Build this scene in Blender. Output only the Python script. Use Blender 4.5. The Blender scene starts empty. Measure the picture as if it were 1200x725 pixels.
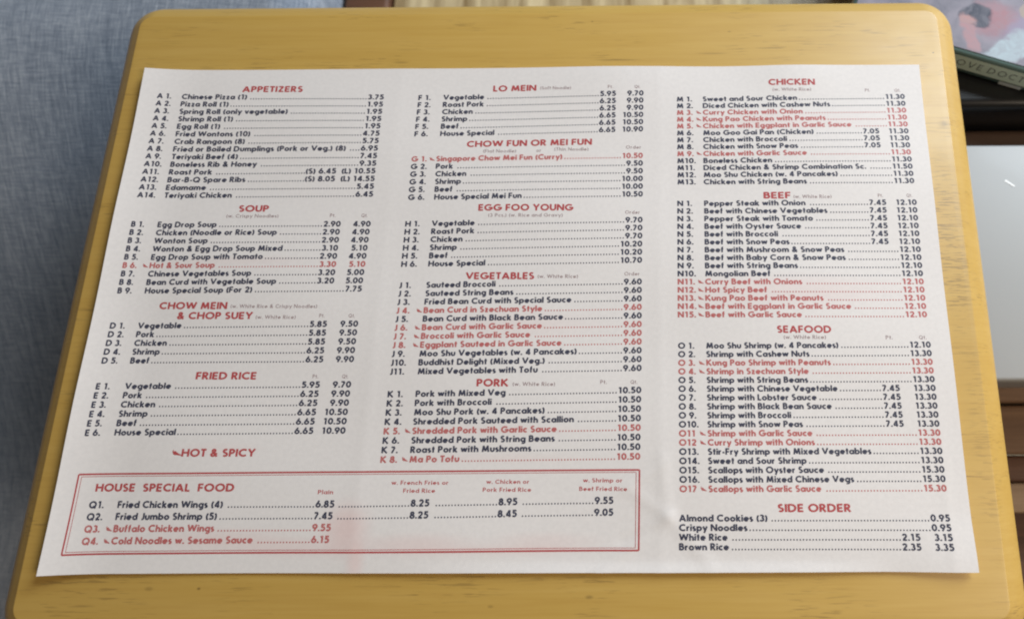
import bpy, bmesh, math, random
from mathutils import Vector, Matrix
random.seed(7)
MM = 0.001
S = bpy.context.scene
COL = S.collection

# ------------------------------------------------------------------ camera
cam_data = bpy.data.cameras.new('camera')
cam = bpy.data.objects.new('camera', cam_data)
COL.objects.link(cam)
cam_data.sensor_fit = 'HORIZONTAL'
cam_data.sensor_width = 36.0
cam_data.lens = 22.311
cam_data.shift_x = -0.14189
cam_data.clip_start = 0.01
cam_data.clip_end = 60.0
rot = Matrix(((0.999966323869461, 0.005309741620265124, 0.0062576170322381185),
              (-0.003683271120654958, 0.9717532863963885, -0.23597030298677485),
              (-0.0073338012550028565, 0.23593930791994921, 0.9717401187238323)))
cam.matrix_world = Matrix.Translation((0.05964, -0.06827, 0.25584)) @ rot.to_4x4()
cam_data.dof.use_dof = True
cam_data.dof.focus_distance = 0.262
cam_data.dof.aperture_fstop = 7.0
S.camera = cam

# ------------------------------------------------------------------ room light
world = bpy.data.worlds.new('World')
S.world = world
world.use_nodes = True
bg = world.node_tree.nodes['Background']
bg.inputs['Color'].default_value = (1.0, 0.86, 0.70, 1)
bg.inputs['Strength'].default_value = 0.09

def area(name, loc, target, sx, sy, power, color):
    d = bpy.data.lights.new(name, 'AREA')
    d.shape = 'RECTANGLE'
    d.size, d.size_y = sx, sy
    d.energy = power
    d.color = color
    o = bpy.data.objects.new(name, d)
    COL.objects.link(o)
    o.location = loc
    o.rotation_euler = (Vector(target) - Vector(loc)).to_track_quat('-Z', 'Y').to_euler()
    return o

area('window_light', (0.92, 0.86, 0.72), (0.05, 0.05, 0), 0.60, 0.75, 21.5, (0.80, 0.91, 1.0))
area('warm_fill_light', (1.1, -0.35, 0.9), (0.05, 0, 0), 0.4, 0.4, 8.0, (1.0, 0.84, 0.66))  # added warm fill that brightens the paper; no such lamp is seen
S.view_settings.view_transform = 'Standard'
S.view_settings.look = 'None'
S.view_settings.exposure = 0.17
S.view_settings.gamma = 1.0
S.cycles.filter_width = 2.05
S.cycles.use_denoising = True

# ------------------------------------------------------------------ material helpers
class Mat:
    def __init__(self, name, rough=0.5, color=(0.5, 0.5, 0.5), spec=0.5, coat=0.0, coat_rough=0.1):
        self.m = bpy.data.materials.new(name)
        self.m.use_nodes = True
        self.t = self.m.node_tree
        self.b = self.t.nodes['Principled BSDF']
        self.b.inputs['Roughness'].default_value = rough
        self.b.inputs['Base Color'].default_value = (*color, 1)
        self.b.inputs['Specular IOR Level'].default_value = spec
        self.b.inputs['Coat Weight'].default_value = coat
        self.b.inputs['Coat Roughness'].default_value = coat_rough
        self._co = None

    def node(self, kind, **kw):
        n = self.t.nodes.new(kind)
        for k, v in kw.items():
            setattr(n, k, v)
        return n

    def link(self, a, b):
        self.t.links.new(a, b)

    def coord(self):
        if self._co is None:
            self._co = self.node('ShaderNodeTexCoord').outputs['Object']
        return self._co

    def noise(self, scale=(1, 1, 1), detail=4, rough=0.55, rotz=0.0, distortion=0.0, offset=(0, 0, 0)):
        mp = self.node('ShaderNodeMapping')
        mp.inputs['Scale'].default_value = scale
        mp.inputs['Rotation'].default_value = (0, 0, rotz)
        mp.inputs['Location'].default_value = offset
        self.link(self.coord(), mp.inputs['Vector'])
        n = self.node('ShaderNodeTexNoise')
        n.inputs['Scale'].default_value = 1.0
        n.inputs['Detail'].default_value = detail
        n.inputs['Roughness'].default_value = rough
        n.inputs['Distortion'].default_value = distortion
        self.link(mp.outputs[0], n.inputs['Vector'])
        return n.outputs['Fac']

    def ramp(self, fac, stops, interp='LINEAR'):
        r = self.node('ShaderNodeValToRGB')
        r.color_ramp.interpolation = interp
        e = r.color_ramp.elements
        while len(e) < len(stops):
            e.new(0.5)
        for el, (p, c) in zip(e, stops):
            el.position = p
            el.color = (*c, 1) if len(c) == 3 else c
        self.link(fac, r.inputs['Fac'])
        return r.outputs['Color']

    def mix(self, fac, a, b, mode='MIX'):
        n = self.node('ShaderNodeMix', data_type='RGBA', blend_type=mode)
        for s, v in ((n.inputs[0], fac), (n.inputs[6], a), (n.inputs[7], b)):
            if isinstance(v, (int, float)):
                s.default_value = v
            elif isinstance(v, tuple):
                s.default_value = (*v, 1)
            else:
                self.link(v, s)
        return n.outputs[2]

    def math(self, op, a, b=0.0):
        n = self.node('ShaderNodeMath', operation=op)
        for s, v in ((n.inputs[0], a), (n.inputs[1], b)):
            if isinstance(v, (int, float)):
                s.default_value = v
            else:
                self.link(v, s)
        return n.outputs[0]

    def blob(self, cx, cy, rx, ry, ang=0.0, soft=0.5):
        """1 inside an ellipse (metres, object space), falling to 0 at its rim."""
        mp = self.node('ShaderNodeMapping', vector_type='TEXTURE')
        mp.inputs['Location'].default_value = (cx, cy, 0)
        mp.inputs['Rotation'].default_value = (0, 0, ang)
        mp.inputs['Scale'].default_value = (rx, ry, 1e3)
        self.link(self.coord(), mp.inputs['Vector'])
        ln = self.node('ShaderNodeVectorMath', operation='LENGTH')
        self.link(mp.outputs[0], ln.inputs[0])
        mr = self.node('ShaderNodeMapRange', interpolation_type='SMOOTHSTEP')
        mr.inputs['From Min'].default_value = 1.0
        mr.inputs['From Max'].default_value = 1.0 - soft
        self.link(ln.outputs['Value'], mr.inputs['Value'])
        return mr.outputs[0]

    def color(self, c):
        self.link(c, self.b.inputs['Base Color'])

    def bump(self, h, strength=0.3, dist=0.0002):
        n = self.node('ShaderNodeBump')
        n.inputs['Strength'].default_value = strength
        n.inputs['Distance'].default_value = dist
        self.link(h, n.inputs['Height'])
        self.link(n.outputs[0], self.b.inputs['Normal'])

# ---- varnished pale yellow wood, grain along x
def wood_yellow():
    m = Mat('varnished_yellow_wood', rough=0.5, coat=0.3, coat_rough=0.36)
    g1 = m.noise((9, 170, 60), 5, 0.6, distortion=0.6)
    g2 = m.noise((28, 900, 300), 3, 0.6, offset=(3, 1, 0))
    g3 = m.noise((5, 7, 5), 2, 0.5, offset=(7, 2, 0))
    c = m.ramp(g1, [(0.2, (0.555, 0.338, 0.076)), (0.5, (0.595, 0.374, 0.092)), (0.8, (0.64, 0.415, 0.115))])
    c = m.mix(0.22, c, m.ramp(g2, [(0.3, (0.46, 0.26, 0.05)), (0.55, (0.60, 0.39, 0.09)), (0.8, (0.63, 0.42, 0.11))]))
    c = m.mix(m.math('MULTIPLY', m.math('SUBTRACT', g3, 0.35), 0.6), c, (0.58, 0.33, 0.06))
    # short dark pores of the grain, gathered in places
    fl = m.noise((95, 1500, 500), 2, 0.5, offset=(1, 5, 0))
    gate = m.noise((22, 60, 20), 2, 0.5, offset=(9, 3, 0))
    f = m.math('MULTIPLY', m.ramp(fl, [(0.57, (0, 0, 0)), (0.66, (1, 1, 1))]), m.ramp(gate, [(0.50, (0, 0, 0)), (0.62, (1, 1, 1))]))
    c = m.mix(m.math('MULTIPLY', f, 0.4), c, (0.16, 0.085, 0.03))
    # open pores along the worn edge
    po = m.ramp(m.noise((170, 1700, 500), 2, 0.5, offset=(2, 8, 0)), [(0.54, (0, 0, 0)), (0.62, (1, 1, 1))])
    worn = m.math('MAXIMUM', m.blob(183 * MM, 22 * MM, 9 * MM, 52 * MM, 0, 0.6), m.math('MULTIPLY', m.blob(187 * MM, -60 * MM, 7 * MM, 60 * MM, 0, 0.7), 0.5))
    c = m.mix(m.math('MULTIPLY', m.math('MULTIPLY', po, worn), 0.55), c, (0.17, 0.10, 0.035))
    # stains, knots and nicks
    for cx, cy, rx, ry, k in ((186.2, 78.5, 3.6, 2.6, .25), (186.5, 79, 1.6, 1.8, .22), (185.5, 115, .6, .5, .9), (-116, -113.5, 1.0, .7, .6),
                              (-135, -113.5, 2.4, 1.1, .3), (32, -116.8, 2.2, 1.0, .4), (-5, -120, 1.6, .8, .3), (92, 127, 1.2, .5, .4),
                              (28, 133, .7, .5, .6), (-60, 112, 5, .8, .3), (40, 112.5, 14, .7, .35), (84, 115.5, 10, .6, .3)):
        c = m.mix(m.math('MULTIPLY', m.blob(cx * MM, cy * MM, rx * MM, ry * MM, 0, 0.8), k), c, (0.10, 0.055, 0.02))
    # a hair-thin scratch running to the edge
    c = m.mix(m.math('MULTIPLY', m.blob(176 * MM, -73.3 * MM, 20 * MM, 0.35 * MM, -0.05, 0.9), 0.6), c, (0.20, 0.10, 0.035))
    m.color(c)
    m.bump(g2, 0.10, 0.00015)
    r = m.ramp(m.noise((30, 40, 30), 4, 0.6), [(0.3, (0.44,) * 3), (0.7, (0.58,) * 3)])
    m.link(r, m.b.inputs['Roughness'])
    return m.m

def dark_wood(name, c0, c1, sc=(8, 160, 60), rough=0.5):
    m = Mat(name, rough=rough)
    m.color(m.ramp(m.noise(sc, 5, 0.6, distortion=0.8), [(0.3, c0), (0.7, c1)]))
    m.bump(m.noise((sc[0] * 3, sc[1] * 4, sc[2] * 4), 2), 0.15)
    return m.m

# ---- heathered blue-grey weave
def fabric():
    m = Mat('blue_grey_woven_fabric', rough=0.92, spec=0.15)
    warp = m.noise((1900, 90, 34), 4, 0.7, rotz=math.radians(-13))
    weft = m.noise((90, 1700, 38), 4, 0.7, rotz=math.radians(-9))
    broad = m.noise((330, 26, 10), 4, 0.6, rotz=math.radians(-13))
    cloud = m.noise((14, 12, 10), 3, 0.5)
    t = m.math('ADD', m.math('MULTIPLY', warp, 0.48), m.math('MULTIPLY', weft, 0.36))
    t = m.math('ADD', t, m.math('MULTIPLY', broad, 0.17))
    t = m.math('ADD', t, m.math('MULTIPLY', cloud, 0.14))
    c = m.ramp(t, [(0.44, (0.115, 0.145, 0.198)), (0.57, (0.245, 0.286, 0.358)), (0.72, (0.47, 0.51, 0.58))])
    # single pale slub threads
    sl = m.ramp(m.noise((900, 120, 60), 1, 0.4, rotz=math.radians(-13), offset=(4, 4, 0)), [(0.76, (0, 0, 0)), (0.80, (1, 1, 1))])
    c = m.mix(m.math('MULTIPLY', sl, 0.5), c, (0.5, 0.53, 0.55))
    m.color(c)
    m.bump(t, 0.6, 0.0006)
    m.b.inputs['Sheen Weight'].default_value = 0.25
    m.b.inputs['Sheen Roughness'].default_value = 0.5
    return m.m

def paper_mat():
    m = Mat('thin_white_menu_paper', rough=0.62, spec=0.35)
    fib = m.noise((600, 600, 600), 4, 0.6)
    cl = m.noise((22, 18, 10), 3, 0.5)
    c = m.ramp(fib, [(0.3, (0.80, 0.755, 0.74)), (0.7, (0.86, 0.81, 0.79))])
    c = m.mix(m.math('MULTIPLY', cl, 0.10), c, (0.70, 0.69, 0.66))
    # reverse-side red ink showing through, plus camera colour smear painted round red lines
    pink = (0.80, 0.47, 0.44)
    for cx, cy, rx, ry, k in ((-62, -92, 13, 14, .38), (-57, -104, 5, 10, .30), (-34, -98, 34, 6, .26), (15, -97, 30, 5, .18),
                              (-110, -96, 44, 6, .20), (-80, -99, 30, 5, .22), (0, -100, 46, 3, .18), (112, 1, 60, 11, .17),
                              (112, 80, 55, 6, .14), (0, -12, 52, 8, .14), (-120, 16, 50, 3, .12), (0, 63, 50, 3, .12),
                              (100, -29, 40, 4, .10), (100, -57, 40, 4, .10), (-5, -55, 46, 3, .12), (-5, -66, 46, 3, .12),
                              (-115, -62, 22, 4, .10)):
        w = m.math('MULTIPLY', m.blob(cx * MM, cy * MM, rx * MM, ry * MM, 0, 0.9), k)
        w = m.math('MULTIPLY', w, m.math('ADD', m.math('MULTIPLY', cl, 0.9), 0.55))
        c = m.mix(w, c, pink)
    m.color(c)
    m.bump(m.noise((260, 260, 260), 3, 0.6), 0.12, 0.0001)
    m.b.inputs['Subsurface Weight'].default_value = 0.0
    return m.m

def ink(name, col, fade=0.3, to=(0.3, 0.3, 0.34)):
    m = Mat(name, rough=0.5, spec=0.3)
    n = m.noise((900, 900, 900), 3, 0.6)
    m.color(m.mix(m.math('MULTIPLY', n, fade), col, to))
    return m.m

M_WOOD = wood_yellow()
M_FABRIC = fabric()
M_PAPER = paper_mat()
M_BLACK = ink('dark_print_ink', (0.018, 0.021, 0.055), 0.32)
M_RED = ink('red_print_ink', (0.45, 0.040, 0.048), 0.30, (0.72, 0.36, 0.34))
M_RED_FINE = ink('thin_red_print_ink', (0.47, 0.085, 0.085), 0.45, (0.75, 0.42, 0.40))
M_FAINT = ink('thin_faint_print_ink', (0.26, 0.16, 0.17), 0.4, (0.6, 0.5, 0.5))

# ------------------------------------------------------------------ object helpers
def put(name, verts, faces, mat, parent=None, smooth=False, loc=None, label=None, rotz=0.0):
    me = bpy.data.meshes.new(name)
    me.from_pydata(verts, [], faces)
    if mat is not None:
        me.materials.append(mat)
    if smooth:
        me.polygons.foreach_set('use_smooth', [True] * len(me.polygons))
    me.update()
    o = bpy.data.objects.new(name, me)
    COL.objects.link(o)
    if loc:
        o.location = loc
    o.rotation_euler = (0, 0, rotz)
    if parent:
        o.parent = parent
    if label:
        o['label'] = label
    return o

def thing(name, label, cat, loc=(0, 0, 0), rotz=0.0):
    o = bpy.data.objects.new(name, None)
    o.empty_display_size = 0.02
    COL.objects.link(o)
    o.location = loc
    o.rotation_euler = (0, 0, rotz)
    o['label'] = label
    o['category'] = cat
    return o

def rbox(name, x0, x1, y0, y1, z0, z1, r, mat, parent=None, seg=3, **kw):
    """Box with rounded edges; sizes in millimetres."""
    bm = bmesh.new()
    bmesh.ops.create_cube(bm, size=1.0)
    for v in bm.verts:
        v.co = Vector(((x0 + x1) / 2 + v.co.x * (x1 - x0), (y0 + y1) / 2 + v.co.y * (y1 - y0), (z0 + z1) / 2 + v.co.z * (z1 - z0))) * MM
    if r:
        bmesh.ops.bevel(bm, geom=bm.edges[:], offset=r * MM, segments=seg, affect='EDGES', profile=0.5)
    me = bpy.data.meshes.new(name)
    bm.to_mesh(me)
    bm.free()
    me.materials.append(mat)
    me.polygons.foreach_set('use_smooth', [True] * len(me.polygons))
    me.set_sharp_from_angle(angle=math.radians(40))
    o = bpy.data.objects.new(name, me)
    COL.objects.link(o)
    if parent:
        o.parent = parent
    for k, v in kw.items():
        o[k] = v
    return o

# ------------------------------------------------------------------ tray table
BZ = -1.2       # top of the board, a hair under the sheet
def rounded_outline(x0, x1, y0, y1, r, n=12):
    pts = []
    for cx, cy, a in ((x1 - r, y1 - r, 0), (x0 + r, y1 - r, 90), (x0 + r, y0 + r, 180), (x1 - r, y0 + r, 270)):
        for k in range(n + 1):
            t = math.radians(a + 90 * k / n)
            pts.append((cx + r * math.cos(t), cy + r * math.sin(t)))
    return pts

table = thing('tray_table', 'small yellow varnished wooden tray table with rounded edges under the printed menu', 'table')
def build_board():
    X0, X1, Y0, Y1, R, e = -196.5, 200.5, -136.6, 149.0, 17.0, 11.0
    s0, c0, D = math.sin(math.radians(34)), math.cos(math.radians(34)), 12.0
    prof = [(e + 0.7, 0.0), (e + 0.3, -0.06)]
    prof += [(e * (1 - (math.sin(math.radians(a)) - s0) / (1 - s0)), -0.25 - D * (c0 - math.cos(math.radians(a))) / c0) for a in range(34, 91, 7)]
    prof += [(0, -16), (1.5, -19), (4, -20)]
    verts, faces, n = [], [], None
    for inset, dz in prof:
        ring = rounded_outline(X0 + inset, X1 - inset, Y0 + inset, Y1 - inset, max(R - inset, 4), 10)
        n = len(ring)
        verts += [(x * MM, y * MM, (BZ + dz) * MM) for x, y in ring]
    for k in range(len(prof) - 1):
        for i in range(n):
            j = (i + 1) % n
            faces.append((k * n + i, k * n + j, (k + 1) * n + j, (k + 1) * n + i)[::-1])
    faces.append(tuple(range(n)))
    last = (len(prof) - 1) * n
    faces.append(tuple(range(last + n - 1, last - 1, -1)))
    o = put('tabletop', verts, faces, M_WOOD, table, smooth=True)
    o.data.set_sharp_from_angle(angle=math.radians(50))
build_board()
for sx in (-1, 1):
    for sy in (-1, 1):
        rbox('leg', sx * 120 - 11, sx * 120 + 11, sy * 90 - 11, sy * 90 + 11, -640, -38.5, 3, M_WOOD, table)
for sy in (-1, 1):
    rbox('apron', -140, 140, sy * 90 - 9, sy * 90 + 9, -38, BZ - 20.3, 2, M_WOOD, table)

# ------------------------------------------------------------------ the sheet: shape of the paper
def sst(a, b, x):
    t = min(max((x - a) / (b - a), 0.0), 1.0)
    return t * t * (3 - 2 * t)

def height(x, y):
    h = 0.0
    u = max(0.0, (-148 - x) / 30.0)
    h += 3.1 * u * u * (0.75 + 0.25 * sst(100, -60, y))                    # left edge curls up
    h += 1.1 * math.exp(-((x - 120) / 20.0) ** 2) * sst(84, 108, y)           # wave in the top edge
    h += 0.5 * math.exp(-((x - 40) / 26.0) ** 2) * sst(80, 108, y)
    for fx in (-58.5, 59.0):                                              # two old folds
        h += 0.22 * math.exp(-abs(x - fx) / 5.0) * (0.5 + 0.5 * sst(60, -80, y))
    # crumple near the lower fold
    for ax, ay, bx, by, w, a in ((36, -108, 62, -88, 2.4, .22), (62, -88, 60, -66, 2.4, .2), (44, -97, 57, -93, 2.0, -.2), (62, -88, 78, -106, 2.6, .22), (47, -78, 62, -88, 2.2, .2)):
        dx, dy = bx - ax, by - ay
        t = min(max(((x - ax) * dx + (y - ay) * dy) / (dx * dx + dy * dy), 0), 1)
        d = math.hypot(x - ax - t * dx, y - ay - t * dy)
        h += a * math.exp(-(d / w) ** 2)
    h += 0.42 * math.sin(x * 0.045 + y * 0.03) * math.sin(y * 0.05 - x * 0.012)
    h += 0.16 * math.exp(-abs(x - 169.5) / 1.6) * sst(-20, -75, y)            # faint crease by the margin
    h += 0.30 * math.exp(-abs((x - 40) * .55 - (y + 80)) / 2.0) * math.exp(-((x - 46) / 16) ** 2)
    c = sst(140, 178, x) * sst(-85, -108, y)
    h += 1.3 * c                                                          # lower right corner lifts
    h += 0.8 * sst(-104, -108, y) * sst(-60, 30, x) * (1 - sst(110, 150, x))
    return h

def on_sheet(x, y, lift=0.0):
    h = height(x, y) + lift
    # the curl draws the free edge inwards
    dx = 0.93 * 3.1 * max(0.0, (-148 - x) / 30.0) ** 2
    return ((x + dx) * MM, (y - 0.12 * h) * MM, h * MM)

menu = thing('menu', 'white takeout menu sheet printed with dishes and prices in dark and red type', 'menu')
def build_sheet():
    nx, ny = 240, 146
    verts, faces = [], []
    for j in range(ny + 1):
        for i in range(nx + 1):
            x = -177.8 + 355.6 * i / nx
            y = -107.95 + 215.9 * j / ny
            verts.append(on_sheet(x, y))
    n = nx + 1
    for j in range(ny):
        for i in range(nx):
            a = j * n + i
            faces.append((a, a + 1, a + n + 1, a + n))
    top = len(verts)
    # thickness: the underside and the cut edge
    verts += [(x, y, z - 0.00012) for x, y, z in verts]
    faces += [(a + top, d + top, c + top, b + top) for a, b, c, d in faces[:nx * ny]]
    edge = [i for i in range(n)] + [j * n + nx for j in range(1, ny + 1)] + [ny * n + i for i in range(nx - 1, -1, -1)] + [j * n for j in range(ny - 1, 0, -1)]
    for k in range(len(edge)):
        a, b = edge[k], edge[(k + 1) % len(edge)]
        faces.append((b, a, a + top, b + top))
    o = put('paper', verts, faces, M_PAPER, menu, smooth=True)
    o.data.set_sharp_from_angle(angle=math.radians(60))
build_sheet()

# ------------------------------------------------------------------ lettering: a geometric bold alphabet drawn as pen strokes
# cap height 1; a path is a list of points (x, y) and arcs (cx, cy, rx, ry, from, to)
XB = (.34, .34, .25, .25)
def ring(cx, cy, rx, ry, a0=0, a1=360):
    return [(cx, cy, rx, ry, a0, a1)]
G = {
 'A': (.92, [[(.09, 0), (.44, .96)], [(.44, .96), (.83, 0)], [(.24, .30), (.66, .30)]]),
 'B': (.66, [[(.09, 0), (.09, 1)], [(.09, .91), (.30, .91), (.32, .725, .17, .185, 90, -90), (.09, .54)], [(.30, .54), (.34, .315, .22, .225, 90, -90), (.09, .09)]]),
 'C': (.86, [[(.52, .5, .43, .41, 48, 312)]]),
 'D': (.86, [[(.09, 0), (.09, 1)], [(.09, .91), (.30, .91), (.34, .5, .41, .41, 90, -90), (.09, .09)]]),
 'E': (.60, [[(.09, 0), (.09, 1)], [(.09, .91), (.56, .91)], [(.09, .5), (.52, .5)], [(.09, .09), (.56, .09)]]),
 'F': (.56, [[(.09, 0), (.09, 1)], [(.09, .91), (.54, .91)], [(.09, .48), (.50, .48)]]),
 'G': (1.0, [[(.52, .5, .43, .41, 45, 358)], [(.52, .46), (1.0, .46)]]),
 'H': (.80, [[(.09, 0), (.09, 1)], [(.71, 0), (.71, 1)], [(.09, .52), (.71, .52)]]),
 'I': (.18, [[(.09, 0), (.09, 1)]]),
 'J': (.46, [[(.37, 1), (.37, .25), (.20, .25, .17, .17, 0, -120)]]),
 'K': (.78, [[(.09, 0), (.09, 1)], [(.12, .48), (.66, 1)], [(.22, .56), (.72, 0)]]),
 'L': (.52, [[(.09, 0), (.09, 1)], [(.09, .09), (.50, .09)]]),
 'M': (1.04, [[(.12, 0), (.24, .97)], [(.24, .97), (.52, .12)], [(.52, .12), (.80, .97)], [(.80, .97), (.92, 0)]]),
 'N': (.84, [[(.09, 0), (.09, 1)], [(.12, .93), (.72, .07)], [(.75, 0), (.75, 1)]]),
 'O': (1.02, [ring(.51, .5, .42, .42)]),
 'P': (.62, [[(.09, 0), (.09, 1)], [(.09, .91), (.28, .91), (.30, .685, .22, .225, 90, -90), (.09, .46)]]),
 'Q': (1.04, [ring(.51, .5, .42, .42), [(.58, .34), (.92, -.02)]]),
 'R': (.68, [[(.09, 0), (.09, 1)], [(.09, .91), (.28, .91), (.30, .70, .21, .21, 90, -90), (.09, .49)], [(.28, .46), (.60, 0)]]),
 'S': (.60, [[(.30, .71, .19, .20, 35, 240), (.30, .28, .20, .20, 60, -150)]]),
 'T': (.58, [[(.29, 0), (.29, 1)], [(0, .91), (.58, .91)]]),
 'U': (.74, [[(.09, 1), (.09, .38), (.37, .37, .28, .28, 180, 360), (.65, 1)]]),
 'V': (.86, [[(.07, 1), (.43, .06)], [(.43, .06), (.79, 1)]]),
 'W': (1.22, [[(.07, 1), (.33, .08)], [(.33, .08), (.61, .94)], [(.61, .94), (.89, .08)], [(.89, .08), (1.15, 1)]]),
 'Y': (.80, [[(.07, 1), (.40, .46)], [(.40, .46), (.73, 1)], [(.40, .50), (.40, 0)]]),
 'Z': (.68, [[(.05, .91), (.58, .91)], [(.56, .88), (.12, .12)], [(.08, .09), (.64, .09)]]),
 'a': (.68, [ring(*XB), [(.59, 0), (.59, .68)]]),
 'b': (.68, [[(.09, 0), (.09, 1)], ring(*XB)]),
 'c': (.56, [[(.34, .34, .25, .25, 50, 310)]]),
 'd': (.68, [ring(*XB), [(.59, 0), (.59, 1)]]),
 'e': (.68, [[(.34, .34, .25, .25, 0, 318)], [(.09, .34), (.68, .34)]]),
 'f': (.38, [[(.15, 0), (.15, .78), (.29, .78, .14, .14, 180, 75)], [(0, .60), (.35, .60)]]),
 'g': (.68, [ring(*XB), [(.59, .68), (.59, -.02), (.36, -.02, .23, .19, 0, -140)]]),
 'h': (.60, [[(.09, 0), (.09, 1)], [(.09, .36), (.30, .38, .21, .21, 180, 0), (.51, 0)]]),
 'i': (.18, [[(.09, 0), (.09, .68)], [(.09, .78), (.09, .97)]]),
 'j': (.24, [[(.15, .68), (.15, -.12), (.05, -.12, .10, .10, 0, -80)], [(.15, .78), (.15, .97)]]),
 'k': (.60, [[(.09, 0), (.09, 1)], [(.12, .30), (.50, .68)], [(.22, .38), (.54, 0)]]),
 'l': (.18, [[(.09, 0), (.09, 1)]]),
 'm': (.96, [[(.09, 0), (.09, .68)], [(.09, .40), (.28, .41, .19, .18, 180, 0), (.47, 0)], [(.47, .40), (.67, .41, .20, .18, 180, 0), (.87, 0)]]),
 'n': (.60, [[(.09, 0), (.09, .68)], [(.09, .36), (.30, .38, .21, .21, 180, 0), (.51, 0)]]),
 'o': (.68, [ring(*XB)]),
 'p': (.68, [[(.09, -.28), (.09, .68)], ring(*XB)]),
 'q': (.68, [ring(*XB), [(.59, -.28), (.59, .68)]]),
 'r': (.40, [[(.09, 0), (.09, .68)], [(.09, .34), (.29, .36, .20, .22, 180, 70)]]),
 's': (.44, [[(.22, .47, .13, .13, 40, 240), (.22, .205, .14, .13, 60, -145)]]),
 't': (.38, [[(.19, 0), (.19, .92)], [(0, .60), (.38, .60)]]),
 'u': (.60, [[(.09, .68), (.09, .30), (.30, .30, .21, .21, 180, 360), (.51, .68)]]),
 'v': (.62, [[(.07, .68), (.31, .06)], [(.31, .06), (.55, .68)]]),
 'w': (.88, [[(.06, .68), (.25, .07)], [(.25, .07), (.44, .64)], [(.44, .64), (.63, .07)], [(.63, .07), (.82, .68)]]),
 'x': (.60, [[(.06, .68), (.54, 0)], [(.54, .68), (.06, 0)]]),
 'y': (.62, [[(.07, .68), (.33, .06)], [(.57, .68), (.20, -.28)]]),
 'z': (.52, [[(.04, .60), (.44, .60)], [(.42, .56), (.10, .12)], [(.06, .08), (.48, .08)]]),
 '0': (.68, [ring(.34, .5, .25, .41)]),
 '1': (.54, [[(.34, 0), (.34, 1)], [(.10, .84), (.33, .91)]]),
 '2': (.66, [[(.32, .68, .22, .23, 170, -30), (.14, .14)], [(.06, .09), (.62, .09)]]),
 '3': (.62, [[(.28, .72, .19, .19, 150, -90)], [(.28, .30, .24, .21, 90, -155)]]),
 '4': (.72, [[(.50, 0), (.50, 1)], [(.46, .93), (.10, .30)], [(.05, .25), (.70, .25)]]),
 '5': (.64, [[(.58, .91), (.20, .91), (.17, .54)], [(.12, .50), (.28, .34, .26, .25, 110, -145)]]),
 '6': (.68, [ring(.34, .33, .25, .24), [(.12, .42), (.42, 1)]]),
 '7': (.62, [[(.04, .91), (.52, .91)], [(.52, .88), (.16, 0)]]),
 '8': (.66, [ring(.33, .72, .18, .185), ring(.33, .285, .24, .205)]),
 '9': (.68, [ring(.34, .67, .25, .24), [(.56, .58), (.26, 0)]]),
 '.': (.20, [[(.10, 0), (.10, .20)]]),
 ',': (.20, [[(.12, .18), (.06, -.12)]]),
 '(': (.32, [[(.50, .42, .38, .58, 125, 235)]]),
 ')': (.32, [[(-.18, .42, .38, .58, 55, -55)]]),
 '-': (.36, [[(.03, .34), (.33, .34)]]),
 '&': (.82, [[(.72, .0), (.22, .66), (.35, .77, .15, .15, 200, -20), (.42, .54), (.24, .40), (.30, .25, .20, .17, 140, 300), (.70, .46)]]),
}
GAP = .115
SPACE = .36

def flatten(path):
    pts = []
    for p in path:
        if len(p) == 2:
            pts.append(p)
        else:
            cx, cy, rx, ry, a0, a1 = p
            n = max(3, int(abs(a1 - a0) / 26))
            pts += [(cx + rx * math.cos(math.radians(a0 + (a1 - a0) * k / n)), cy + ry * math.sin(math.radians(a0 + (a1 - a0) * k / n))) for k in range(n + 1)]
    out = [pts[0]]
    for p in pts[1:]:
        if math.hypot(p[0] - out[-1][0], p[1] - out[-1][1]) > 1e-3:
            out.append(p)
    return out

def ribbon(pts, hw):
    closed = len(pts) > 4 and math.hypot(pts[0][0] - pts[-1][0], pts[0][1] - pts[-1][1]) < 1e-3
    if closed:
        pts = pts[:-1]
    n = len(pts)
    left, right = [], []
    for i in range(n):
        a = pts[i - 1] if (i or closed) else None
        b = pts[(i + 1) % n] if (i < n - 1 or closed) else None
        d = []
        if a:
            l = math.hypot(pts[i][0] - a[0], pts[i][1] - a[1]); d.append(((pts[i][0] - a[0]) / l, (pts[i][1] - a[1]) / l))
        if b:
            l = math.hypot(b[0] - pts[i][0], b[1] - pts[i][1]); d.append(((b[0] - pts[i][0]) / l, (b[1] - pts[i][1]) / l))
        sx, sy = sum(q[0] for q in d), sum(q[1] for q in d)
        l = math.hypot(sx, sy) or 1
        nx, ny = -sy / l, sx / l
        k = 1.0
        if len(d) == 2:
            k = 1 / max(0.6, -d[0][1] * nx + d[0][0] * ny)
        left.append((pts[i][0] + nx * hw * k, pts[i][1] + ny * hw * k))
        right.append((pts[i][0] - nx * hw * k, pts[i][1] - ny * hw * k))
    v = left + right
    m = n if closed else n - 1
    return v, [(i, i + n, (i + 1) % n + n, (i + 1) % n) for i in range(m)]

_cache = {}
def glyph(ch, hw):
    key = (ch, hw)
    if key not in _cache:
        strokes = []
        for path in G[ch][1]:
            strokes.append(ribbon(flatten(path), hw))
        _cache[key] = strokes
    return _cache[key]

def text_width(s):
    w = 0.0
    for ch in s:
        if ch == ' ':
            w += SPACE
        elif ch == '~':
            w += 1.0
        else:
            w += G[ch][0] + GAP
    return w - GAP if s and s[-1] not in ' ~' else w

# a chilli pod: fat stalk end, tapering tail, little stem
POD = [((0.00, .62), (.04, .36), (.22, .22), (.28, .74)), ((0.28, .74), (.22, .22), (.50, .20), (.58, .46)), ((.58, .46), (.50, .20), (.98, .14), (.98, .24)), ((-.06, .60), (.06, .58), (.10, .84), (.0, .86))]

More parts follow.
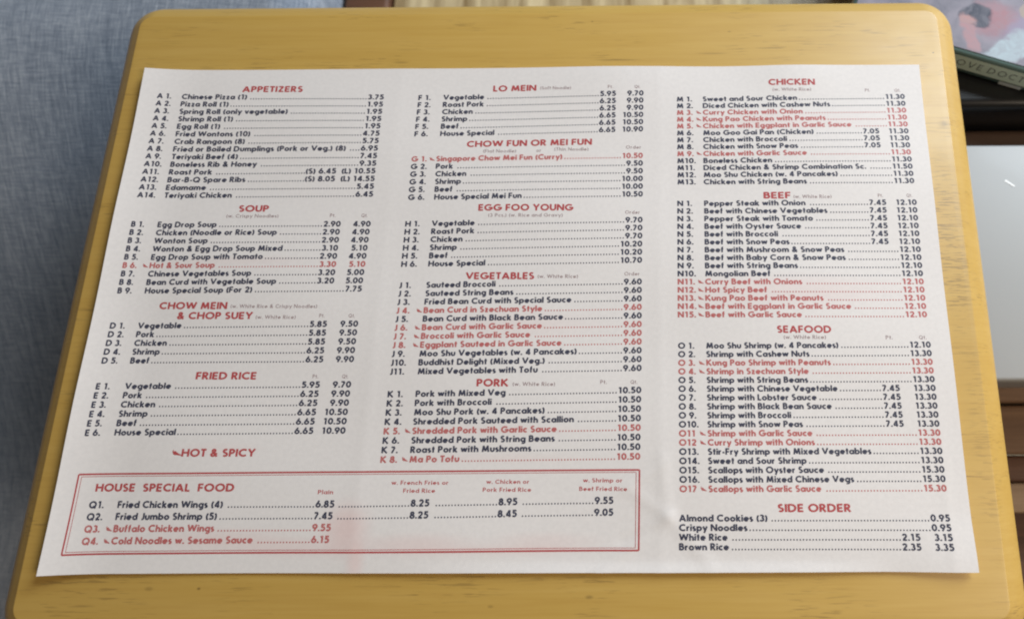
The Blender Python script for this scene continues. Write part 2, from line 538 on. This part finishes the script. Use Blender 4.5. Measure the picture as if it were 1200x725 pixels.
class Print:
    """Flat ink laid on the sheet; sizes in millimetres, collected into one mesh."""
    def __init__(self, warp=on_sheet):
        self.v, self.f, self.warp = [], [], warp
    def quad(self, pts, lift):
        b = len(self.v)
        self.v += [self.warp(x, y, lift) for x, y in pts]
        self.f.append(tuple(range(b, b + len(pts))))
    def text(self, s, x, y, cap, xs=1.0, weight=.18, slope=0.0, track=0.0, jitter=0.0):
        """Baseline starts at (x, y); returns the end x."""
        hw = weight / 2
        u = 0.0
        for ch in s:
            if ch == ' ':
                u += SPACE
                continue
            if ch == '~':
                for k, q in enumerate(POD):
                    self.quad([(x + (u + a) * cap * xs, y + slope * (u + a) * cap * xs + b * cap) for a, b in q], 0.03 + 0.005 * (k % 3))
                u += 1.0
                continue
            for k, (vs, fs) in enumerate(glyph(ch, hw)):
                b0 = len(self.v)
                lift = 0.03 + 0.005 * k
                for a, b in vs:
                    px = x + (u + a) * cap * xs
                    self.v.append(self.warp(px, y + slope * (px - x) + b * cap, lift))
                self.f += [tuple(i + b0 for i in q) for q in fs]
            u += G[ch][0] + GAP + track
        return x + (u - GAP) * cap * xs
    def dots(self, x0, x1, y, slope=0.0, xref=0.0, step=1.22, r=.27):
        n = int((x1 - x0) / step)
        for k in range(n):
            cx = x1 - (k + .5) * step
            cy = y + slope * (cx - xref) + r
            self.quad([(cx - r, cy - r), (cx + r, cy - r), (cx + r, cy + r), (cx - r, cy + r)], 0.03)
    def bar(self, x0, y0, x1, y1, w, lift=0.03, n=60):
        dx, dy = x1 - x0, y1 - y0
        l = math.hypot(dx, dy)
        nx, ny = -dy / l * w / 2, dx / l * w / 2
        for k in range(n):
            a, b = k / n, (k + 1) / n
            self.quad([(x0 + dx * a - nx, y0 + dy * a - ny), (x0 + dx * b - nx, y0 + dy * b - ny), (x0 + dx * b + nx, y0 + dy * b + ny), (x0 + dx * a + nx, y0 + dy * a + ny)], lift)
    def build(self, name, mat, parent, **kw):
        return put(name, self.v, self.f, mat, parent, **kw)

# ------------------------------------------------------------------ what the menu says
# section: rows of (number, dish, price columns); '~' marks a hot dish
MENU = {
 'A': ['Chinese Pizza (1)|3.75', 'Pizza Roll (1)|1.95', 'Spring Roll (only vegetable)|1.95', 'Shrimp Roll (1)|1.95', 'Egg Roll (1)|1.95', 'Fried Wontons (10)|4.75', 'Crab Rangoon (8)|5.75',
       'Fried or Boiled Dumplings (Pork or Veg.) (8)|6.95', 'Teriyaki Beef (4)|7.45', 'Boneless Rib & Honey|9.35', 'Roast Pork|(S) 6.45  (L) 10.55', 'Bar-B-Q Spare Ribs|(S) 8.05  (L) 14.55', 'Edamame|5.45', 'Teriyaki Chicken|6.45'],
 'B': ['Egg Drop Soup|2.90|4.90', 'Chicken (Noodle or Rice) Soup|2.90|4.90', 'Wonton Soup|2.90|4.90', 'Wonton & Egg Drop Soup Mixed|3.10|5.10', 'Egg Drop Soup with Tomato|2.90|4.90', '~Hot & Sour Soup|3.30|5.10',
       'Chinese Vegetables Soup|3.20|5.00', 'Bean Curd with Vegetable Soup|3.20|5.00', 'House Special Soup (For 2)|7.75'],
 'D': ['Vegetable|5.85|9.50', 'Pork|5.85|9.50', 'Chicken|5.85|9.50', 'Shrimp|6.25|9.90', 'Beef|6.25|9.90'],
 'E': ['Vegetable|5.95|9.70', 'Pork|6.25|9.90', 'Chicken|6.25|9.90', 'Shrimp|6.65|10.50', 'Beef|6.65|10.50', 'House Special|6.65|10.90'],
 'F': ['Vegetable|5.95|9.70', 'Roast Pork|6.25|9.90', 'Chicken|6.25|9.90', 'Shrimp|6.65|10.50', 'Beef|6.65|10.50', 'House Special|6.65|10.90'],
 'G': ['~Singapore Chow Mei Fun (Curry)|10.50', 'Pork|9.50', 'Chicken|9.50', 'Shrimp|10.00', 'Beef|10.00', 'House Special Mei Fun|10.50'],
 'H': ['Vegetable|9.70', 'Roast Pork|9.70', 'Chicken|9.70', 'Shrimp|10.20', 'Beef|10.20', 'House Special|10.70'],
 'J': ['Sauteed Broccoli|9.60', 'Sauteed String Beans|9.60', 'Fried Bean Curd with Special Sauce|9.60', '~Bean Curd in Szechuan Style|9.60', 'Bean Curd with Black Bean Sauce|9.60', '~Bean Curd with Garlic Sauce|9.60',
       '~Broccoli with Garlic Sauce|9.60', '~Eggplant Sauteed in Garlic Sauce|9.60', 'Moo Shu Vegetables (w. 4 Pancakes)|9.60', 'Buddhist Delight (Mixed Veg.)|9.60', 'Mixed Vegetables with Tofu|9.60'],
 'K': ['Pork with Mixed Veg|10.50', 'Pork with Broccoli|10.50', 'Moo Shu Pork (w. 4 Pancakes)|10.50', 'Shredded Pork Sauteed with Scallion|10.50', '~Shredded Pork with Garlic Sauce|10.50', 'Shredded Pork with String Beans|10.50',
       'Roast Pork with Mushrooms|10.50', '~Ma Po Tofu|10.50'],
 'M': ['Sweet and Sour Chicken|11.30', 'Diced Chicken with Cashew Nuts|11.30', '~Curry Chicken with Onion|11.30', '~Kung Pao Chicken with Peanuts|11.30', '~Chicken with Eggplant in Garlic Sauce|11.30',
       'Moo Goo Gai Pan (Chicken)|7.05|11.30', 'Chicken with Broccoli|7.05|11.30', 'Chicken with Snow Peas|7.05|11.30', '~Chicken with Garlic Sauce|11.30', 'Boneless Chicken|11.30',
       'Diced Chicken & Shrimp Combination Sc.|11.50', 'Moo Shu Chicken (w. 4 Pancakes)|11.30', 'Chicken with String Beans|11.30'],
 'N': ['Pepper Steak with Onion|7.45|12.10', 'Beef with Chinese Vegetables|7.45|12.10', 'Pepper Steak with Tomato|7.45|12.10', 'Beef with Oyster Sauce|7.45|12.10', 'Beef with Broccoli|7.45|12.10', 'Beef with Snow Peas|7.45|12.10',
       'Beef with Mushroom & Snow Peas|12.10', 'Beef with Baby Corn & Snow Peas|12.10', 'Beef with String Beans|12.10', 'Mongolian Beef|12.10', '~Curry Beef with Onions|12.10', '~Hot Spicy Beef|12.10',
       '~Kung Pao Beef with Peanuts|12.10', '~Beef with Eggplant in Garlic Sauce|12.10', '~Beef with Garlic Sauce|12.10'],
 'O': ['Moo Shu Shrimp (w. 4 Pancakes)|12.10', 'Shrimp with Cashew Nuts|13.30', '~Kung Pao Shrimp with Peanuts|13.30', '~Shrimp in Szechuan Style|13.30', 'Shrimp with String Beans|13.30', 'Shrimp with Chinese Vegetable|7.45|13.30',
       'Shrimp with Lobster Sauce|7.45|13.30', 'Shrimp with Black Bean Sauce|7.45|13.30', 'Shrimp with Broccoli|7.45|13.30', 'Shrimp with Snow Peas|7.45|13.30', '~Shrimp with Garlic Sauce|13.30',
       '~Curry Shrimp with Onions|13.30', 'Stir-Fry Shrimp with Mixed Vegetables|13.30', 'Sweet and Sour Shrimp|13.30', 'Scallops with Oyster Sauce|15.30', 'Scallops with Mixed Chinese Vegs|15.30', '~Scallops with Garlic Sauce|15.30'],
 'Q': ['Fried Chicken Wings (4)|6.85', 'Fried Jumbo Shrimp (5)|7.45', '~Buffalo Chicken Wings|9.55', '~Cold Noodles w. Sesame Sauce|6.15'],
 'S': ['Almond Cookies (3)|0.95', 'Crispy Noodles|0.95', 'White Rice|2.15|3.15', 'Brown Rice|2.35|3.35'],
}
# ruled layout of the sheet in millimetres from its middle: rows, then for the number, dish, last price and first price
# column the x, y of the first and of the last row
RULES = {
    'A': (14, (-169.27, 94.41, -169.18, 46.28), (-157.57, 94.31, -157.06, 46.2), (-65.47, 93.4, -65.56, 46.23), None, ['Fried or Boiled Dumplings (Pork or Veg.) (8)', 77.58]),
    'B': (9, (-169.05, 32.68, -169.36, 3.16), (-157.44, 32.6, -157.57, 3.09), (-65.38, 32.52, -65.98, 3.56), (-78.28, 32.47, -77.95, 3.51), ['Wonton & Egg Drop Soup Mixed', 55.76]),
    'D': (5, (-169.58, -11.88, -169.82, -26.42), (-157.71, -11.95, -157.98, -26.48), (-65.92, -11.47, -66.08, -26.22), (-78.78, -11.64, -78.65, -26.39), None),
    'E': (6, (-169.88, -36.9, -170.32, -55.27), (-157.92, -36.95, -158.33, -55.32), (-66.21, -36.57, -66.46, -54.91), (-78.89, -36.85, -79.27, -55.08), ['House Special', 24.52]),
    'Q': (4, (-163.09, -82.78, -163.04, -96.16), (-151.75, -82.82, -151.62, -96.19), (-67.39, -82.88, -67.85, -95.81), None, ['Fried Chicken Wings (4)', 41.08]),
    'F': (6, (-49.78, 93.06, -49.95, 74.9), (-38.53, 93.22, -38.51, 74.94), (52.12, 94.29, 51.92, 76.63), (39.73, 94.26, 39.6, 76.35), ['House Special', 24.01]),
    'G': (6, (-50.14, 62.68, -50.11, 44.58), (-39.27, 62.73, -38.74, 44.74), (51.83, 63.78, 51.86, 45.55), None, ['Singapore Chow Mei Fun (Curry)', 55.65]),
    'H': (6, (-50.35, 32.38, -50.45, 14.27), (-38.87, 32.42, -38.94, 14.32), (51.77, 33.59, 51.59, 15.47), None, ['House Special', 24.12]),
    'J': (11, (-50.67, 4.93, -50.94, -31.5), (-39.03, 4.97, -39.37, -31.45), (51.5, 6.01, 51.47, -30.42), None, ['Fried Bean Curd with Special Sauce', 61.27]),
    'K': (8, (-50.79, -40.63, -51.14, -66.24), (-39.42, -40.47, -39.74, -66.09), (51.39, -39.34, 51.05, -65.35), None, ['Shredded Pork Sauteed with Scallion', 64.1]),
    'M': (13, (67.1, 91.18, 67.0, 51.09), (78.87, 91.34, 78.5, 51.25), (169.78, 91.88, 169.86, 50.84), (156.64, 91.48, 156.86, 50.81), ['Diced Chicken & Shrimp Combination Sc.', 70.88]),
    'N': (15, (66.89, 41.03, 66.55, -8.3), (78.5, 40.95, 77.99, -8.36), (169.97, 40.8, 169.35, -8.75), (156.85, 40.66, 155.64, -8.78), ['Beef with Eggplant in Garlic Sauce', 60.23]),
    'O': (17, (66.49, -21.38, 66.39, -77.65), (77.95, -21.43, 77.58, -77.69), (169.46, -21.44, 169.65, -77.8), (154.87, -21.71, 156.15, -77.86), ['Stir-Fry Shrimp with Mixed Vegetables', 64.21]),
    'S': (4, (66.11, -88.44, 65.98, -98.87), (66.11, -88.44, 65.98, -98.87), (169.63, -88.76, 169.65, -99.16), (157.68, -88.72, 157.58, -99.13), ['Almond Cookies (3)', 33.85]),
}
CAP = {'Q': 2.6, 'M': 2.4, 'O': 2.45, 'N': 2.45, 'S': 2.5}
lerp = lambda q, t: (q[0] + (q[2] - q[0]) * t, q[1] + (q[3] - q[1]) * t)
DEFAULT_XS = 1.14
for key, rows in MENU.items():
    n, code, name, price, first, cal = RULES[key]
    cap = CAP.get(key, 2.5)
    xs = DEFAULT_XS
    if cal:
        xs = cal[1] / (text_width(cal[0]) * cap)
    wt = .25
    for i, row in enumerate(rows):
        t = i / (n - 1)
        dish, *cols = row.split('|')
        hot = dish[0] == '~'
        dish = dish.lstrip('~')
        c, d, r = lerp(code, t), lerp(name, t), lerp(price, t)
        slope = (r[1] - c[1]) / (r[0] - c[0])
        base = -cap / 2
        P = Print()
        if key != 'S':
            num = str(i + 1)
            dot = '' if (key == 'O' and i in (10, 11, 16)) else '.'
            tag = key + num + dot if (len(num) > 1 or key == 'Q') else key + ' ' + num + dot
            P.text(tag, c[0], c[1] + base, cap, xs, wt, slope)
        if hot:
            P.text('~', d[0] - 2.9, d[1] + base + slope * -2.9, cap, .92)
        end = P.text(dish, d[0], c[1] + slope * (d[0] - c[0]) + base, cap, xs, wt, slope)
        yb = lambda x: c[1] + slope * (x - c[0]) + base
        def right(s, x):
            w = text_width(s) * cap * xs
            P.text(s, x - w, yb(x - w), cap, xs, wt, slope)
            return x - w
        if len(cols) == 2:
            right(cols[1], r[0])
            stop = right(cols[0], lerp(first, t)[0])
        else:
            stop = right(cols[0], r[0])
        if key == 'A' and i in (10, 11):
            stop += 0.3
        P.dots(end + .45, stop - .25, yb(0), slope, 0.0)
        if key == 'Q' and i < 2:
            x = r[0] + .5
            for s, xr in zip((('8.25', '8.95', '9.55'), ('8.25', '8.45', '9.05'))[i], (-30.5, 3.5, 40.7)):
                sl = (-81.9 + 82.9) / (40.7 + 67.4)
                y0 = (-82.9, -87.3)[i] + base
                w = text_width(s) * cap * xs
                P.text(s, xr - w, y0 + sl * (xr - w + 67.4), cap, xs, wt, sl)
                P.dots(x + .8, xr - w - .2, y0, sl, -67.4)
                x = xr + .3
        P.build('dish_line', M_RED_FINE if hot else M_BLACK, menu, label=('red' if hot else 'dark') + ' printed line reading ' + dish)

HEADS = [
    ('APPETIZERS', -130.48, 98.0, -102.89, 97.77, 'head'),
    ('SOUP', -123.31, 39.86, -110.29, 39.77, 'head'),
    ('(w. Crispy Noodles)', -128.35, 36.47, -105.48, 36.31, 'sub'),
    ('Pt.', -83.29, 36.43, -80.82, 36.41, 'sub'),
    ('Qt.', -69.72, 36.34, -67.01, 36.32, 'sub'),
    ('Pt.', -82.42, -7.99, -80.16, -8.0, 'sub'),
    ('Qt.', -70.2, -8.06, -67.59, -8.07, 'sub'),
    ('Pt.', -82.22, -33.26, -79.9, -33.27, 'sub'),
    ('Qt.', -70.17, -33.31, -67.62, -33.32, 'sub'),
    ('Pt.', 35.98, 97.55, 38.3, 97.53, 'sub'),
    ('Qt.', 48.06, 97.45, 50.73, 97.42, 'sub'),
    ('Pt.', 152.1, 95.14, 154.41, 95.12, 'sub'),
    ('Qt.', 165.36, 95.03, 168.12, 95.0, 'sub'),
    ('Pt.', 153.5, 44.01, 155.71, 43.99, 'sub'),
    ('Qt.', 165.87, 43.92, 168.29, 43.9, 'sub'),
    ('Pt.', 34.83, -36.06, 37.52, -36.08, 'sub'),
    ('Qt.', 47.04, -36.12, 49.83, -36.13, 'sub'),
    ('Pt.', 151.44, -18.35, 154.27, -18.36, 'sub'),
    ('Qt.', 165.02, -18.42, 168.08, -18.43, 'sub'),
    ('CHOW MEIN', -150.14, -3.35, -121.46, -3.51, 'head'),
    ('(w. White Rice & Crispy Noodles)', -119.99, -3.77, -83.62, -3.97, 'sub'),
    ('& CHOP SUEY', -141.86, -7.67, -110.09, -7.84, 'head'),
    ('(w. White Rice)', -108.81, -8.46, -91.95, -8.55, 'sub'),
    ('FRIED RICE', -129.65, -32.8, -105.01, -32.92, 'head'),
    ('~HOT & SPICY', -133.56, -63.27, -101.01, -63.39, 'head'),
    ('HOUSE  SPECIAL  FOOD', -161.74, -76.4, -107.22, -76.59, 'head'),
    ('Plain', -74.36, -78.41, -68.36, -78.43, 'small'),
    ('w. French Fries or', -45.93, -74.98, -23.67, -75.06, 'small'),
    ('Fried Rice', -41.09, -77.99, -28.66, -78.03, 'small'),
    ('w. Chicken or', -8.91, -74.79, 7.76, -74.84, 'small'),
    ('Pork Fried Rice', -10.17, -77.77, 8.66, -77.84, 'small'),
    ('w. Shrimp or', 28.83, -74.38, 44.13, -74.44, 'small'),
    ('Beef Fried Rice', 27.35, -77.58, 46.04, -77.64, 'small'),
    ('LO MEIN', -16.13, 97.46, 3.42, 97.56, 'head'),
    ('(Soft Noodle)', 5.17, 97.42, 19.36, 97.3, 'sub'),
    ('CHOW FUN OR MEI FUN', -26.27, 69.83, 29.21, 70.53, 'head'),
    ('(Flat Noodle)', -18.89, 66.41, -4.13, 66.3, 'sub'),
    ('or', 4.7, 66.48, 6.86, 66.47, 'sub'),
    ('(Thin Noodle)', 12.62, 67.04, 27.93, 66.93, 'sub'),
    ('Order', 44.35, 67.8, 51.14, 67.75, 'sub'),
    ('EGG FOO YOUNG', -19.13, 39.6, 21.89, 39.32, 'head'),
    ('(3 Pcs.) (w. Rice and Gravy)', -14.82, 36.03, 17.57, 35.81, 'sub'),
    ('Order', 44.26, 37.05, 50.66, 37.0, 'sub'),
    ('VEGETABLES', -22.61, 8.91, 6.23, 8.74, 'head'),
    ('(w. White Rice)', 7.64, 8.51, 24.79, 8.41, 'sub'),
    ('Order', 44.17, 9.41, 50.63, 9.38, 'sub'),
    ('PORK', -14.99, -36.14, -2.24, -36.2, 'head'),
    ('(w. White Rice)', -0.55, -36.73, 16.74, -36.81, 'sub'),
    ('CHICKEN', 108.76, 99.41, 129.62, 99.24, 'head'),
    ('(w. White Rice)', 110.33, 95.75, 127.89, 95.6, 'sub'),
    ('BEEF', 104.29, 44.47, 115.92, 44.39, 'head'),
    ('(w. White Rice)', 116.99, 43.78, 133.58, 43.67, 'sub'),
    ('SEAFOOD', 107.16, -14.75, 129.35, -14.87, 'head'),
    ('(w. White Rice)', 109.61, -18.02, 127.09, -18.11, 'sub'),
    ('SIDE ORDER', 104.1, -84.88, 132.24, -84.97, 'head'),
]
KIND = {'head': ('section_heading', 2.95, .235, M_RED), 'sub': ('small_note', 1.6, .14, M_FAINT), 'small': ('small_note', 1.6, .17, M_RED)}
for s, x0, y0, x1, y1, kind in HEADS:
    part, cap, wt, mat = KIND[kind]
    P = Print()
    xs = (x1 - x0) / (text_width(s) * cap)
    P.text(s, x0, y0 - cap / 2, cap, xs, wt, (y1 - y0) / (x1 - x0))
    P.build(part, mat, menu)

# double red rule round the house specials
corners = [(-169.9, -71.1), (51.1, -70.3), (50.9, -100.4), (-170.2, -101.1)]
for inset, w in ((0.3, .66), (1.6, .24)):
    P = Print()
    c = [(x + inset * sx, y + inset * sy) for (x, y), sx, sy in zip(corners, (1, -1, -1, 1), (-.7, -.7, .7, .7))]
    if inset > 1:
        c = [(x, y) for x, y in c]
    for k in range(4):
        a, b = c[k], c[(k + 1) % 4]
        thick = w if (k in (1, 3) or inset < 1) else w * .9
        e = thick / 2
        if k in (0, 2):
            P.bar(a[0], a[1], b[0], b[1], thick, n=110)
        else:
            s = 1 if b[1] > a[1] else -1
            P.bar(a[0], a[1] - s * -0.0, b[0], b[1], thick, lift=.037, n=30)
    P.build('border_line', M_RED, menu)

# ------------------------------------------------------------------ the sofa seat the table stands against
sofa = thing('sofa_cushion', 'blue-grey woven fabric sofa cushion beside the yellow wooden table', 'cushion')
def build_cushion():
    nx, ny = 120, 150
    X0, X1, Y0, Y1 = -900.0, -150.5, -700.0, 620.0
    v, f = [], []
    def top(x, y):
        ex = min(x - X0, X1 - x) / 22.0
        ey = min(y - Y0, Y1 - y) / 30.0
        r = 0.0
        if ex < 1: r -= 22 * (1 - math.sqrt(max(0, 1 - (1 - ex) ** 2)))
        if ey < 1: r -= 30 * (1 - math.sqrt(max(0, 1 - (1 - ey) ** 2)))
        fall = 125.0 * sst(200, -120, y)                # the seat sinks towards the front
        sag = 5 * math.sin(x * .012 + 1) * math.sin(y * .011)
        return -58 + r - fall + sag
    xs = [X0 + (X1 - X0) * (i / nx) for i in range(nx + 1)]
    for k in range(12):
        xs.append(X1 - 22 * (1 - math.sin(math.radians(7.5 * k))))
    xs = sorted(set(xs)); nx = len(xs) - 1
    for j in range(ny + 1):
        y = Y0 + (Y1 - Y0) * j / ny
        for x in xs:
            v.append((x * MM, y * MM, top(x, y) * MM))
    n = nx + 1
    for j in range(ny):
        for i in range(nx):
            a = j * n + i
            f.append((a, a + 1, a + n + 1, a + n))
    edge = list(range(n)) + [j * n + nx for j in range(1, ny + 1)] + [ny * n + i for i in range(nx - 1, -1, -1)] + [j * n for j in range(ny - 1, 0, -1)]
    b = len(v)
    v += [(v[e][0], v[e][1], -0.30) for e in edge]
    for k in range(len(edge)):
        k2 = (k + 1) % len(edge)
        f.append((edge[k], b + k, b + k2, edge[k2]))
    f.append(tuple(range(b + len(edge) - 1, b - 1, -1)))
    return put('seat_cushion', v, f, M_FABRIC, sofa, smooth=True)
build_cushion()
rbox('sofa_base', -890, -155, -690, 610, -640, -300.5, 15, M_FABRIC, sofa)

# ------------------------------------------------------------------ floor
M_FLOOR = dark_wood('beige_striped_floor', (0.20, 0.15, 0.09), (0.62, 0.53, 0.36), (60, 6, 20), 0.5)
fl = put('floor', [(-4, -4, -.642), (4, -4, -.642), (4, 6, -.642), (-4, 6, -.642)], [(0, 1, 2, 3)], M_FLOOR)
fl['kind'] = 'structure'

# ------------------------------------------------------------------ pale bench and dark chest behind the table
M_BENCH = dark_wood('pale_streaked_wood', (0.30, 0.20, 0.09), (0.85, 0.70, 0.43), (75, 9, 20), 0.45)
M_DARK = dark_wood('dark_brown_wood', (0.070, 0.028, 0.013), (0.150, 0.066, 0.033), (8, 120, 60), 0.65)
chest = thing('storage_chest', 'low chest with a pale streaked wooden lid and dark brown corner behind the table', 'chest')
rbox('lid', -118, 208, 175, 480, -122, -104, 3, M_BENCH, chest)
rbox('body', -116, 206, 178, 478, -640, -122.5, 3, M_DARK, chest)
rbox('corner_post', -148, -118.6, 173, 482, -640, -100, 3, M_DARK, chest, label='dark brown corner post')

# ------------------------------------------------------------------ shelf unit at the right with its things
M_SHELF = dark_wood('brown_shelf_wood', (0.120, 0.060, 0.030), (0.240, 0.135, 0.072), (6, 110, 60), 0.65)
M_SHELF2 = dark_wood('lighter_brown_wood', (0.24, 0.15, 0.085), (0.42, 0.28, 0.17), (6, 110, 60), 0.75)
shelf = thing('shelf_unit', 'dark brown wooden shelf unit under the pale box', 'shelf')
rbox('shelf_board', 213, 520, -36, 300, -120, -100.4, 2, M_SHELF, shelf)
rbox('upright', 216, 236, -34, 290, -640, -120.6, 2, M_DARK, shelf)
rbox('upright', 496, 516, -34, 290, -640, -120.6, 2, M_DARK, shelf)
rbox('back_panel', 236.5, 495.5, 280, 288, -640, -120.6, 1, M_DARK, shelf)
rbox('drawer_top', 219, 520, -64, -37, -122, -104, 2, M_SHELF, shelf)
rbox('drawer_front', 219, 520, -79, -64.3, -200, -116, 2, M_DARK, shelf)
rbox('drawer_rail', 219, 520, -96, -79.3, -150, -118, 2, M_SHELF2, shelf, label='lighter brown rail of the shelf')
rbox('lower_shelf', 219, 520, -260, -96.3, -175, -150, 2, M_DARK, shelf)

def plain(name, col, rough, coat=0.0, n=(0.0, (1, 1, 1)), sc=120):
    m = Mat(name, rough=rough, color=col, coat=coat, coat_rough=0.08)
    nn = m.noise((sc, sc, sc), 4, 0.6)
    m.color(m.mix(m.math('MULTIPLY', nn, n[0]), col, n[1]))
    return m.m
M_BOXW = plain('pale_grey_box_card', (0.46, 0.47, 0.475), 0.5, 0.05, (0.3, (0.40, 0.41, 0.425)), 40)
box = thing('white_box', 'plain pale grey box with a small painted highlight on its lid', 'box')
rbox('lid', 216, 470, -30, 95.5, -68, -52, 2.0, M_BOXW, box)
rbox('box_body', 218, 468, -28, 93.5, -100, -68.4, 1.5, M_BOXW, box)
M_HIGHLIGHT = plain('painted_highlight', (0.9, 0.9, 0.9), 0.3)  # small highlight on the lid, painted as a white patch
put('highlight_mark', [(.2392, .0745, -.05185), (.2402, .0752, -.05185), (.2445, .0716, -.05185), (.2440, .0710, -.05185)], [(0, 3, 2, 1)], M_HIGHLIGHT, box, label='small white highlight painted on the lid')

M_GLOSS = plain('glossy_black_plastic', (0.008, 0.008, 0.009), 0.3, 0.1)
M_BROWNP = plain('brown_tinted_plastic', (0.095, 0.055, 0.036), 0.5, 0.0, (0.4, (0.015, 0.010, 0.008)), 60)
blk = thing('media_player', 'glossy black player lying under the film case', 'media player')
rbox('casing', 214, 480, 118, 290, -99.8, -52.0, 5, M_GLOSS, blk, seg=5)
rbox('front_ledge', 214, 480, 99, 117.6, -99.8, -74, 5, M_BROWNP, blk, seg=5, label='brown front ledge of the black player')

# ------------------------------------------------------------------ film case
def cover_art():
    m = Mat('film_cover_print', rough=0.55, spec=0.12, coat=0.03, coat_rough=0.2)
    wob = m.node('ShaderNodeTexNoise')
    wob.inputs['Scale'].default_value = 90
    wob.inputs['Detail'].default_value = 4
    m.link(m.coord(), wob.inputs['Vector'])
    sub = m.node('ShaderNodeVectorMath', operation='MULTIPLY_ADD')
    m.link(wob.outputs['Color'], sub.inputs[0])
    sub.inputs[1].default_value = (.014, .014, 0)
    sub.inputs[2].default_value = (-.007, -.007, 0)
    add = m.node('ShaderNodeVectorMath', operation='ADD')
    m.link(m.coord(), add.inputs[0])
    m.link(sub.outputs[0], add.inputs[1])
    m._co = add.outputs[0]
    base = m.ramp(m.noise((70, 60, 10), 3, 0.5), [(0.35, (0.16, 0.15, 0.19)), (0.65, (0.34, 0.30, 0.36))])
    c = base
    B = lambda cx, cy, rx, ry, col, a=0.0, s=0.35, k=1.0: m.mix(m.math('MULTIPLY', m.blob(cx * MM, cy * MM, rx * MM, ry * MM, a, s), k), c, col)
    c = B(42, 24, 34, 20, (0.32, 0.26, 0.38), 0.2, .5)
    c = B(24, 9, 26, 8.5, (0.46, 0.56, 0.62), 0.75, .3)        # pale sleeve
    c = B(13, 26, 16, 14, (0.40, 0.19, 0.22), 0.6, .6)         # pink cloth
    c = B(4, 11, 6, 10, (0.48, 0.25, 0.27), 0.3, .4)
    c = B(3.5, 24, 9, 7.5, (0.025, 0.025, 0.05), 0.0, .3)     # dark hair
    c = B(0.5, 21, 5, 5.5, (0.50, 0.27, 0.26), 0.2, .5)        # face
    c = B(30, 35, 6, 5, (0.42, 0.33, 0.27), 0.0, .3)           # hand
    c = B(36, 44, 14, 6, (0.05, 0.05, 0.08), -.2, .4)
    c = B(44, 16, 7, 3, (0.55, 0.52, 0.66), .4, .8, .6)
    c = B(50, 8, 12, 3, (0.42, 0.36, 0.52), -.1, .8, .7)
    mot = m.noise((150, 190, 10), 5, 0.7, distortion=1.2)
    c = m.mix(m.ramp(mot, [(0.38, (0.40,) * 3), (0.62, (0.0,) * 3)]), c, (0.30, 0.28, 0.33))
    c = m.mix(0.12, c, (0.22, 0.26, 0.30))
    m.color(c)
    return m.m
ang = math.atan2(129.26 - 140.66, 248.35 - 216.15)
case = thing('film_case', 'clear plastic film case with pictured cover and pale green titled spine', 'case', (.21615, .14066, -.0515), ang)
# local frame: x runs along the spine, y away from it
def lbox(name, x0, x1, y0, y1, z0, z1, r, mat, **kw):
    return rbox(name, x0, x1, y0, y1, z0, z1, r, mat, case, **kw)
M_CLEAR = Mat('tinted_clear_plastic', rough=0.15, color=(0.10, 0.16, 0.15), coat=0.6, coat_rough=0.08).m
lbox('tray', -60, 132, 0, 136, 0, 14.6, 1.5, M_CLEAR)
put('cover_insert', [(x * MM, y * MM, 15.0 * MM) for x, y in ((-58, 2.5), (130, 2.5), (130, 134), (-58, 134))], [(0, 1, 2, 3)], cover_art(), case)
M_SPINE = plain('pale_green_spine_card', (0.74, 0.86, 0.72), 0.4, 0.3, (0.3, (0.5, 0.62, 0.54)), 60)
put('spine_label', [(x * MM, -0.35 * MM, z * MM) for x, z in ((-58, 3.6), (130, 3.6), (130, 13.2), (-58, 13.2))], [(0, 1, 2, 3)], M_SPINE, case)
M_TITLE = plain('dark_green_title_ink', (0.03, 0.05, 0.04), 0.5)
P = Print(lambda x, y, lift=0: (x * MM, (-0.36 - lift) * MM, y * MM))
P.text('LOVE DOCTOR', -1.6, 6.2, 4.5, 1.06, .10, track=.12)
P.build('title_lettering', M_TITLE, case)
M_FLECK = plain('pale_sticker_paper', (0.62, 0.66, 0.66), 0.35, .5)
put('price_sticker', [(x * MM, -0.36 * MM, z * MM) for x, z in ((28, .6), (40, .6), (40, 2.9), (28, 2.9))], [(0, 1, 2, 3)], M_FLECK, case, label='small pale sticker low on the spine')
